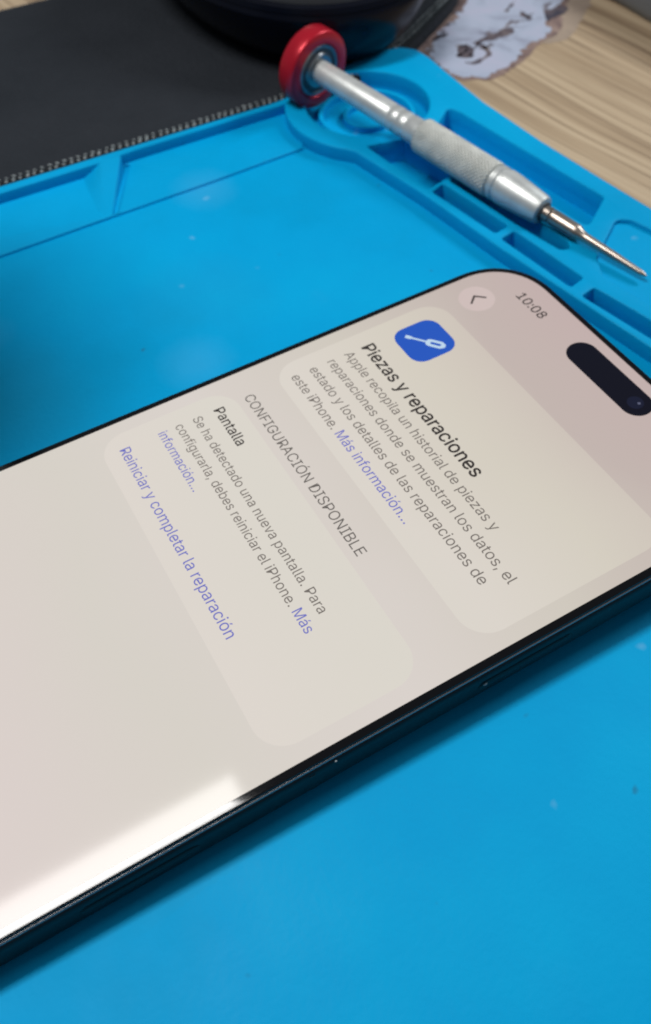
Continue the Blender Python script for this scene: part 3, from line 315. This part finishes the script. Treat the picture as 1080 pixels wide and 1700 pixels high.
holes.append(arc(-78.3, 12.1, 16.4, 0, 354, 59))
D = round_poly([(8.8, 19.0), (3.1, 21.9), (-5.6, 34.8), (-3.5, 37.5), (2.9, 39.4), (74, 48.5), (76, 32)], [1.5, 2, 2.4, 2.0, 2, 2, 2], 5)
holes.append(D)
fr_out = [(-91, -420), (-91, -9)] + outer_r[outer_r.index(next(q for q in outer_r if q[1] > -9)):]
ring = [q for q in outer_r]
link_mesh('work_surface', poly_mesh([outer_r] + holes_floor, ZT + .6, 0, 0), M_SIL, matr)
link_mesh('mat_underside', poly_mesh([outer_r], ZT + .01, ZT + .7, .1), M_SIL, matr)
# outline of the frame: outer border one way, inner border back
ob = [q for q in outer_r if q != (215, -420)]
ob = [q for q in ob if not (q[0] > 200 and q[1] < 0)]
frame = ob + [(215, -400), (205, -400)] + inner[::-1][1:]
link_mesh('raised_border', poly_mesh([frame] + holes, -.5, H, .38), M_SIL, matr)
# shallow tray floor, left shelf, ribs, rings
bigD = [(8.8, 18.2), (2.4, 21.3), (-6.4, 34.8), (-4.2, 38.2), (2.9, 40.1), (74.8, 49.3), (76.9, 31.3)]
link_mesh('shallow_tray', poly_mesh([bigD], .2, 2.5), M_SIL, matr)
shelf = [(-90, -419), (-69.3, -419), (-68.9, -92), (-70.0, -64), (-70.9, -37), (-72.3, -10.6), (-76, -9), (-90, -7)]
slots = [[(-88.6, -53.4 + d), (-88.3, -51.9 + d), (-70.6, -61.9 + d), (-70.7, -63.4 + d)] for d in (0, -112)]
link_mesh('side_tray', poly_mesh([shelf] + [round_poly(s, .3, 3) for s in slots], -.3, .7, .35), M_SIL, matr)
def rib(d):
    # ramp that leaves the border at full height and sinks into the tray; its right side drops into a slot
    rings = []
    for t in [i / 8 for i in range(9)]:
        x = -88.6 + 17.6 * t; yr = -53.6 - 9.8 * t + d; z = .7 + 2.75 * (1 - t) ** 1.6; w = 5.6 - 3.0 * t
        rings.append([(x, yr - w - 4.0 * (1 - t) - 1.5, .5), (x, yr - w - 2.0 * (1 - t) - .7, .6 + (z - .6) * .4), (x, yr - w, z - .06), (x, yr - w + .5, z), (x, yr - .35, z), (x, yr, z - .3), (x, yr, .5)])
    return loft(rings)
link_mesh('divider_rib', rib(0), M_SIL, matr)
link_mesh('divider_rib', rib(-112), M_SIL, matr)
def annulus(cx, cy, r0, r1, z0, z1):
    return poly_mesh([arc(cx, cy, r1, 0, 354, 59), arc(cx, cy, r0, 0, 352, 44)], z0, z1, .25)
link_mesh('round_tray_ring', annulus(-78.3, 12.1, 11.8, 13.0, ZT + .6, 0.6), M_SIL, matr)
link_mesh('round_tray_ring', annulus(-78.3, 12.1, 5.4, 6.6, ZT + .6, .1), M_SIL, matr)

link_mesh('round_tray_floor', poly_mesh([arc(-78.3, 12.1, 16.8, 0, 354, 59)], ZT + .3, -1.4, 0), M_SIL, matr)

# ------------------------------------------------------------------ phone
TILT = math.radians(1.3); PL = 156.0
ph = root('smartphone', 'dark smartphone with a lit pale settings page in Spanish, lying face up', 'smartphone')
Rm = Matrix.Rotation(TILT, 4, 'X')
ph.matrix_world = Matrix.Translation(Vector((0, -PL, 0)) * S) @ Rm @ Matrix.Translation(Vector((0, PL, 8.25)) * S)
PW = 75.6; BR = 13.8
def prr(ins, z, n=14): 
    return [(x, y, z) for x, y in rrect(ins, -PL + ins, PW - ins, -ins, BR - ins, n, 2.18)]
link_mesh('frame', loft([prr(i, z) for z, i in ((-8.25, 1.9), (-8.05, 1.1), (-7.6, .5), (-6.8, .12), (-5.8, 0), (-2.2, 0), (-1.3, .08), (-.85, .26), (-.7, .42))]), M_FRAME, ph)
link_mesh('edge_trim', loft([prr(i, z) for z, i in ((-.70, .40), (-.52, .44), (-.44, .56), (-.46, .75))]), M_TRIM, ph)
link_mesh('cover_glass', loft([prr(i, z) for z, i in ((-.5, .68), (-.16, .69), (-.05, .74), (-.012, .82), (0, .95))]), M_GLASS, ph)
# camera island on the back, the reason the top end sits higher
cb = root  # (name kept free)
link_mesh('camera_bump', loft([[(x, y, z) for x, y in rrect(3 + i, -38 + i, 39 - i, -3 - i, 8)] for z, i in ((-8.2, 0), (-9.6, .1), (-10.1, .8))]), M_FRAME, ph)
def side_button(y0, y1, name):
    ring = lambda i, x: [(x, y, z) for y, z in rrect(y0 + i, -5.3 + i, y1 - i, -2.7 - i, 1.3 - i, 6)]
    return link_mesh(name, loft([ring(0, PW - .3), ring(0, PW + .06), ring(.3, PW + .2)]), M_BUTTON, ph)
side_button(-61.6, -44.3, 'power_button'); side_button(-124, -107.0, 'camera_button')
def antenna(y):
    return link_mesh('antenna_line', loft([[(x, y0, z) for x, z in ((PW + .02, -6.6), (PW + .03, -1.6), (PW - .3, -1.6), (PW - .3, -6.6))] for y0 in (y, y + .9)]), M_BUTTON, ph)
antenna(-90); antenna(-24)
for sy, sz, sr in ((-60.6, -3.3, 1.0), (-85.9, -.7, .45)):      # two pale beads standing in for small glints on the side
    bm = bmesh.new(); bead(bm, Vector((PW + .12, sy, sz)), Vector((0, 1, .3)).normalized(), None, .42 * sr, .28 * sr); me = bpy.data.meshes.new('m'); bm.to_mesh(me); bm.free(); link_mesh('glint_bead', me, M_THREAD, ph)

def lin(r, g, b):
    f = lambda c: ((c / 255 + .055) / 1.055) ** 2.4 if c > 10 else c / 3294.6
    return (f(r), f(g), f(b))
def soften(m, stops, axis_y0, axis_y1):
    """reflection and viewing-angle tint painted into the emission: pinkish at the top, paler below"""
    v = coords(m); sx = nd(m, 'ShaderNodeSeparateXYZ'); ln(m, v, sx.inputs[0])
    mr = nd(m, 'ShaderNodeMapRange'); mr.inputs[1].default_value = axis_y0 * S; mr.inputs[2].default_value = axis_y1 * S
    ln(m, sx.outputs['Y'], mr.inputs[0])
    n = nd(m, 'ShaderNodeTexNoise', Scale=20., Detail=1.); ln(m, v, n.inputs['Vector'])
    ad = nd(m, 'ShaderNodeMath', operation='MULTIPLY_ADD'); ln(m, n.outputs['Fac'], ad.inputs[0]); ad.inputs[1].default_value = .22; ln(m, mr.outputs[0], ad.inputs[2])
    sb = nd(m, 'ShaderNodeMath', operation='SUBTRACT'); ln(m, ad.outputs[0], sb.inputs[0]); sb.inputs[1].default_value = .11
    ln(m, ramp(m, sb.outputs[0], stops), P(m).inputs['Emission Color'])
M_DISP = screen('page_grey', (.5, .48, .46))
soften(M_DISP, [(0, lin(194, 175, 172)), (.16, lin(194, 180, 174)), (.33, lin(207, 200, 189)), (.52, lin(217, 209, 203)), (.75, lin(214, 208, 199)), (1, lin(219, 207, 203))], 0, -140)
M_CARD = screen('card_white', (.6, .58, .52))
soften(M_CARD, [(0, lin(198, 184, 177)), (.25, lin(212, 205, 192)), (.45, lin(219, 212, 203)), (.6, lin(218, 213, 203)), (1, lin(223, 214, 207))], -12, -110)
M_TXT = screen('text_black', lin(114, 107, 102)); M_TXTB = screen('text_bold_black', lin(58, 53, 51)); M_TXTG = screen('text_grey', lin(104, 99, 95))
M_LINK = screen('text_blue', lin(104, 108, 192)); M_ICON = screen('icon_blue', lin(40, 88, 190)); M_WHITE = screen('icon_white', lin(190, 215, 235))
M_BTN = screen('button_pale', lin(206, 189, 185))
M_ISL = screen('island_black', lin(15, 16, 28)); M_LENS = screen('lens_dark', lin(24, 28, 48))

Z0 = .03; ZS = .03
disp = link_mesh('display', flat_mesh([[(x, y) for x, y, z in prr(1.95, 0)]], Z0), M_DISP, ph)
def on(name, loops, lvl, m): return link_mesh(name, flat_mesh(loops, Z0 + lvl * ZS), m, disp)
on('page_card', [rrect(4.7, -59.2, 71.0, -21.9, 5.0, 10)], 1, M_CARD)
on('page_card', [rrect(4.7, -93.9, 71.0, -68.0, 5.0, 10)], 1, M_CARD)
on('back_button', [arc(8.4, -15.0, 3.6, 0, 352, 44)], 1, M_BTN)
def stroke(pts, w_):
    P_ = [Vector(p) for p in pts]; a = []; b = []
    for i, p in enumerate(P_):
        t = ((P_[min(i + 1, len(P_) - 1)] - p).normalized() + (p - P_[max(i - 1, 0)]).normalized()).normalized()
        n = Vector((-t.y, t.x)); k = 1 / max(.5, abs(n.dot(Vector((-(P_[min(i + 1, len(P_) - 1)] - P_[max(i - 1, 0)]).y, (P_[min(i + 1, len(P_) - 1)] - P_[max(i - 1, 0)]).x)).normalized())))
        a.append(tuple(p + n * w_ / 2)); b.append(tuple(p - n * w_ / 2))
    return a + b[::-1]
on('back_chevron', [[(9.25, -13.35), (9.0, -13.05), (7.25, -15.0), (9.0, -16.95), (9.25, -16.65), (7.85, -15.0)]], 2, M_TXTB)
on('app_icon', [rrect(8.1, -35.2, 17.9, -25.4, 3.0, 12, 2.2)], 2, M_ICON)
# the screwdriver symbol, running up to the right inside the icon
def sym(lp):
    a = math.radians(38); c, s = math.cos(a), math.sin(a)
    return [(13.2 + x * c - y * s, -30.4 + x * s + y * c) for x, y in lp]
on('icon_symbol', [sym([(-3.9, -.42), (-2.9, -.42), (-2.5, -.22), (.2, -.22), (.45, -.75), (1.0, -.95), (3.3, -.95), (4.0, -.5), (4.2, 0), (4.0, .5), (3.3, .95), (1.0, .95), (.45, .75), (.2, .22), (-2.5, .22), (-2.9, .42), (-3.9, .42)]),
                   sym([(1.3, -.3), (3.1, -.3), (3.3, 0), (3.1, .3), (1.3, .3), (1.1, 0)])], 3, M_WHITE)
on('camera_island', [rrect(38.7 - 10.4, -7.2 - 3.05, 38.7 + 10.4, -7.2 + 3.05, 3.05, 14)], 2, M_ISL)
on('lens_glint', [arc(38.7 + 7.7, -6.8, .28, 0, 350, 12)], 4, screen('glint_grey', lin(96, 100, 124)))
on('front_lens', [arc(38.7 + 7.2, -7.2, 1.5, 0, 350, 36)], 3, M_LENS)

def text_loops(s, x, y, size, bold=0.0, track=0.0):
    loops = []
    for ch in s:
        adv, cs = GLYPH[ch]
        for c in cs:
            pts = [Vector((p[0] / 1000, p[1] / 1000)) for p in c]
            loops.append([(x + p.x * size, y + p.y * size) for p in pts])
        x += (adv / 1000 + track) * size
    return loops, x
def text(s, x, y, size, m, bold=0.0, track=0.0, lvl=2):
    lp, x2 = text_loops(s, x, y, size, bold, track)
    if not bold: on('screen_text', lp, lvl, m); return x2
    bm = bmesh.new(); bb = bold * size * .8        # heavier strokes: the same outlines laid a hair apart
    for k, (dx, dy) in enumerate(((0, 0), (bb, 0), (-bb, 0), (0, bb), (0, -bb))):
        me = flat_mesh([[(px + dx, py + dy) for px, py in l] for l in lp], Z0 + lvl * ZS + .004 * k)
        bm.from_mesh(me); bpy.data.meshes.remove(me)
    me = bpy.data.meshes.new('m'); bm.to_mesh(me); bm.free(); link_mesh('screen_text', me, m, disp); return x2
TX = 8.15; DY = -.95
LY = [-40.48, -44.43, -48.12, -51.98, -55.8, -65.55, -71.71, -75.86, -79.28, -82.62, -89.96]
text('10:08', 11.5, -8.1, 4.15, M_TXTB, .010)
text('Piezas y reparaciones', TX, LY[0] + DY - .2, 5.156, M_TXTB, .017)
text('Apple recopila un historial de piezas y', TX, LY[1] + DY, 3.83, M_TXT)
text('reparaciones donde se muestran los datos, el', TX, LY[2] + DY, 3.83, M_TXT)
text('estado y los detalles de las reparaciones de', TX, LY[3] + DY, 3.83, M_TXT)
x = text('este iPhone. ', TX, LY[4] + DY, 3.83, M_TXT); text('Más información…', x, LY[4] + DY, 3.83, M_LINK)
text('CONFIGURACIÓN DISPONIBLE', TX, LY[5] + DY, 3.841, M_TXTG)
text('Pantalla', TX, LY[6] + DY, 3.9, M_TXTB, .010)
text('Se ha detectado una nueva pantalla. Para', TX, LY[7] + DY, 3.449 * SZ3, M_TXT)
x = text('configurarla, debes reiniciar el iPhone. ', TX, LY[8] + DY, 3.449 * SZ3, M_TXT); text('Más', x, LY[8] + DY, 3.449 * SZ3, M_LINK)
text('información…', TX, LY[9] + DY, 3.449 * SZ3, M_LINK)
text('Reiniciar y completar la reparación', TX, LY[10] + DY, 3.84, M_LINK)

# ------------------------------------------------------------------ screwdriver
A_ = Vector((-85.84, 1.95, 11.2)); B_ = Vector((13.89, 26.09, 4.2))
sd = root('screwdriver', 'silver precision screwdriver with red ringed cap and knurled grip, lying over the pockets', 'screwdriver', None, A_)
sd.rotation_euler = (B_ - A_).to_track_quat('X', 'Z').to_euler()
link_mesh('cap_ring', lathe([(-5.2, 7.2), (-5.2, 9.2), (-5.0, 9.6), (-4.7, 9.8), (-.5, 9.8), (-.2, 9.65), (0, 9.3), (0, 6.8), (-.6, 6.5), (-.8, 6.0), (-.8, 1)], 72), M_RED, sd)
link_mesh('bearing', lathe([(-1.5, 6.5), (-.35, 6.5), (-.15, 6.35), (-.15, 5.8), (-.45, 5.7), (-.45, 4.5), (-.15, 4.35), (.1, 4.2), (.1, 3.4), (.1, 1)], 64), M_BEAR, sd)
link_mesh('bearing_seal', lathe([(-.9, 5.65), (-.36, 5.6), (-.36, 4.55), (-.36, 1)], 64), M_BRUB, sd)
link_mesh('shaft', lathe([(0, 2.52), (.2, 2.84), (26.0, 3.15), (26.3, 3), (26.9, 3), (27.2, 3.15), (28.9, 3.15), (29.2, 3), (29.8, 3), (30.1, 3.15), (31.8, 3.15), (32.1, 3), (32.7, 3), (33, 3.17), (37, 3.2)], 56), M_ALU, sd)
N_K = 190
kp = [(36.4, 2.7), (36.6, 3.75)] + [(37.0 + 22.6 * i / N_K, 4.2) for i in range(N_K + 1)] + [(59.9, 3.75)]
def kn(s, a, r):
    if 37 <= s <= 59.7:
        k = 24; u = a * k / 2; v_ = s * math.pi / 1.05
        return r - .27 * max(0, 1 - abs(math.sin(u + v_)) / .6) - .27 * max(0, 1 - abs(math.sin(u - v_)) / .6)
    return r
link_mesh('knurled_grip', lathe(kp, 216, kn), M_KNURL, sd, 60)
link_mesh('nose', lathe([(59.6, 3.56), (60.3, 3.56), (60.5, 4.05), (61.6, 4.1), (61.9, 3.78), (62.6, 3.78), (62.9, 4.16), (65, 4.1), (73.4, 3.35), (74.2, 3.13), (74.5, 2.59), (74.5, 1.08)], 56), M_ALU, sd)
link_mesh('collet', lathe([(74.2, 2.2), (74.9, 2.2), (75.1, 1.9), (75.1, .8)], 40), M_BRUB, sd)
link_mesh('bit', lathe([(74.5, 1.74), (76.6, 1.8), (76.9, 1.5), (77.3, 1.8), (83.6, 1.74), (84.4, 1.62), (85.2, 1.2), (86.5, 1.03), (95.5, 0.864), (96.2, 0.792), (101.2, 0.624), (102.0, 0.504), (102.9, 0.192)], 32), M_STEEL, sd)

# ------------------------------------------------------------------ computer mouse on the pad
def se(cx, cy, hx, hy, z, p=2.15, n=64, sh=0):
    out = []
    for k in range(n):
        a = 2 * math.pi * k / n; c, s = math.cos(a), math.sin(a)
        r = (abs(c) ** p + abs(s) ** p) ** (-1 / p); out.append((cx + hx * r * c + sh, cy + hy * r * s, z))
    return out
mo = root('computer_mouse', 'glossy black computer mouse with rounded end, cut by the top of the picture', 'computer mouse', None, (-147.5, 22.5, 2.5))
link_mesh('lower_body', loft([se(0, 0, 47, 26, 0), se(0, 0, 49, 28.5, .8), se(0, 0, 53.5, 33.5, 6), se(0, 0, 56, 37, 12), se(0, 0, 56.5, 38.5, 16), se(0, 0, 55.8, 38, 17.4)]), M_GLOSS, mo)
link_mesh('rim', loft([se(0, 0, 55.4, 37.6, 17.0), se(0, 0, 56.0, 38.2, 17.6), se(0, 0, 55.6, 37.8, 19.0), se(0, 0, 54.4, 36.8, 19.6)]), M_GLOSS, mo)
link_mesh('upper_shell', loft([se(0, 0, 54.6, 37, 18.6), se(0, 0, 54, 36.2, 20.8), se(0, 0, 50, 32, 26), se(0, 0, 42, 32, 31), se(0, 0, 28, 20, 36), se(0, 0, 12, 8, 37)]), M_SHELL, mo, 60)

# ------------------------------------------------------------------ torn sticker on the wood
def rough(pts, amp, seed, step=1.2):
    out = []; N = len(pts)
    for i in range(N):
        a, b = Vector(pts[i]), Vector(pts[(i + 1) % N]); n = max(1, int((b - a).length / step)); nn = Vector((-(b - a).y, (b - a).x)).normalized()
        for k in range(n):
            p = a.lerp(b, k / n); f = noise.fractal(Vector((p.x * .35, p.y * .35, seed)), .9, 2, 4)
            out.append(tuple(p + nn * f * amp))
    return out
def mottled(name, stops, scale, rough_=.6, detail=6.):
    m = mat(name, (.5, .5, .5), rough_); v = coords(m)
    n = nd(m, 'ShaderNodeTexNoise', Scale=scale, Detail=detail, Roughness=.65, Distortion=.6); ln(m, v, n.inputs['Vector'])
    ln(m, ramp(m, n.outputs['Fac'], stops), P(m).inputs['Base Color']); return m
M_PATCH = mottled('faded_sticker', [(.30, (.10, .09, .12)), (.37, (.31, .33, .43)), (.5, (.43, .48, .60)), (.68, (.48, .49, .62))], 75.)
M_BURN = mottled('scorched_edge', [(.3, (.10, .065, .07)), (.5, (.25, .17, .15)), (.7, (.40, .29, .24))], 120.)
M_MARK = mottled('torn_marks', [(.35, (.035, .035, .06)), (.55, (.13, .10, .11)), (.7, (.30, .25, .24))], 140.)
M_FILM = mottled('film_residue', [(.35, (.31, .24, .19)), (.6, (.42, .325, .245))], 40.)
pt = root('torn_sticker', 'torn pale lavender sticker with scorched brown edge and dark marks, stuck on the wood', 'sticker', None, (-2.8, 2.3, 0))
patch = [(-151.7, 77.7), (-123.6, 69.5), (-115.8, 59.1), (-110.2, 48.5), (-103.8, 42.8), (-97.8, 42.0), (-86.7, 41.9), (-82.3, 46.0), (-78.4, 53.2), (-79.3, 59.2), (-82.3, 67.5), (-87.0, 74.8), (-89.2, 81.0), (-90.2, 86.1), (-94.6, 91.5), (-100.4, 95.8), (-105.7, 103.2), (-117.6, 116.1), (-150, 130)]
lav = [(-149.9, 86), (-122.8, 76.5), (-113.2, 63.6), (-108.0, 54.0), (-102.6, 48.2), (-96.4, 45.6), (-86.8, 44.2), (-82.2, 50.0), (-80.4, 54.4), (-82.4, 62.0), (-85.6, 69.2), (-89.0, 72.8), (-90.9, 81.4), (-92.6, 86.6), (-97.2, 86.6), (-101.8, 95.5), (-107.1, 100.9), (-119.2, 112.5), (-148, 122)]
film = [(-90, 76), (-87, 80), (-86, 86), (-89.5, 93), (-94.5, 99.5), (-100, 107), (-112, 120), (-118, 118), (-106, 101), (-96, 90)]
link_mesh('clear_film', poly_mesh([rough(film, .9, 3)], ZT + .01, ZT + .08), M_FILM, pt)
link_mesh('scorched_border', poly_mesh([rough(patch, 1.0, 1)], ZT + .01, ZT + .14), M_BURN, pt)
link_mesh('faded_face', poly_mesh([rough(lav, 2.0, 2, .8)], ZT + .01, ZT + .20), M_PATCH, pt)
marks = [[(-97.9, 54.7), (-98.7, 58.3), (-95.8, 59.5), (-92.1, 56.7), (-91.9, 53.6), (-93.9, 52.4)],
 [(-98.5, 61.4), (-99.9, 67.0), (-100.7, 71.6), (-101.7, 75.0), (-100.1, 76.9), (-97.6, 75.8), (-96.7, 72.2), (-96.9, 68.3), (-97.6, 64.4), (-97.4, 61.1)],
 [(-108.3, 85.3), (-105.5, 86.0), (-101.5, 85.8), (-101.3, 83.8), (-104.7, 83.6)],
 [(-105.1, 92.9), (-103.5, 94.7), (-104.6, 98.4), (-101.9, 99.6), (-99.2, 96.4), (-99.6, 92.6), (-97.7, 88.3), (-101.4, 89.8)],
 [(-110.2, 81.3), (-112.7, 85.0), (-115.1, 89.0), (-112.2, 85.9), (-109.2, 81.4)],
 [(-97.9, 61.7), (-94.1, 63.8), (-89.7, 61.4), (-87.7, 56.6), (-87.9, 53.5), (-90.4, 52.1), (-89.3, 54.5), (-89.4, 57.8), (-91.6, 61.0), (-94.6, 61.5)]]
rm = random.Random(5)
for k in range(26):                        # small torn flakes strewn along the long marks and the upper left edge
    t = rm.random()
    if k < 16: cx, cy = -94 - 14 * t + rm.gauss(0, 1.8), 55 + 42 * t + rm.gauss(0, 2.0)
    else: cx, cy = -100.5 - 17 * t + rm.gauss(0, .7), 46 + 22 * t + rm.gauss(0, .7)
    l = rm.uniform(.7, 2.6); w_ = rm.uniform(.25, .7); a0 = rm.uniform(.9, 2.2)
    marks.append([(cx + l * math.cos(q) * math.cos(a0) - w_ * math.sin(q) * math.sin(a0), cy + l * math.cos(q) * math.sin(a0) + w_ * math.sin(q) * math.cos(a0)) for q in [math.pi * j / 4 for j in range(8)]])
for i, b in enumerate(marks):
    link_mesh('dark_mark', poly_mesh([rough(b, .9 if i < 6 else .5, 11 + i, .6 if i < 6 else .35)], ZT + .1, ZT + .24), M_MARK, pt)

# ------------------------------------------------------------------ grey box at the far right
gb = root('grey_case', 'grey plastic case with a rounded corner at the top right, standing on the wood', 'case', None, (-83, 155, ZT))
link_mesh('case_body', loft([[(x, y, z) for x, y in rrect(-45 + i, -38.5 + i, 60 - i, 60 - i, 11)] for z, i in ((.01, 1.2), (1.2, .2), (3, 0), (16, 0), (17.6, .5), (18.4, 1.8))]), M_GREY, gb)
link_mesh('case_foot', loft([[(x, y, z) for x, y in rrect(-42, -35, 56, 56, 10)] for z in (.0, .4)]), M_BRUB, gb)

# ------------------------------------------------------------------ unseen mug, added only to shade the mat at the left
mug = root('shade_mug', 'dark mug added out of view beyond the left edge, to shade the blue mat', 'mug', None, (-47, -140.5, 0))
mb = lathe([(.02, 28), (.6, 31), (4, 35), (20, 37.5), (90, 38), (94, 37.6), (95, 36.6), (94, 35.4), (90, 35), (8, 33), (6, 10)], 64); mb.transform(Matrix.Rotation(-math.pi / 2, 4, 'Y')); link_mesh('cup', mb, M_GLOSS, mug)
hr = []
for k in range(15):
    a = math.radians(-90 + 180 * k / 14); c = Vector((0, -36 - 24 * math.cos(a), 50 + 26 * math.sin(a))); t = Vector((0, math.sin(a) * 24, 26 * math.cos(a))).normalized(); u_ = Vector((1, 0, 0)); v2 = t.cross(u_)
    hr.append([tuple(c + u_ * 5 * math.cos(q) + v2 * 3.4 * math.sin(q)) for q in [2 * math.pi * j / 12 for j in range(12)]])
link_mesh('handle', loft(hr), M_GLOSS, mug)

scene.render.resolution_x = 651; scene.render.resolution_y = 1024
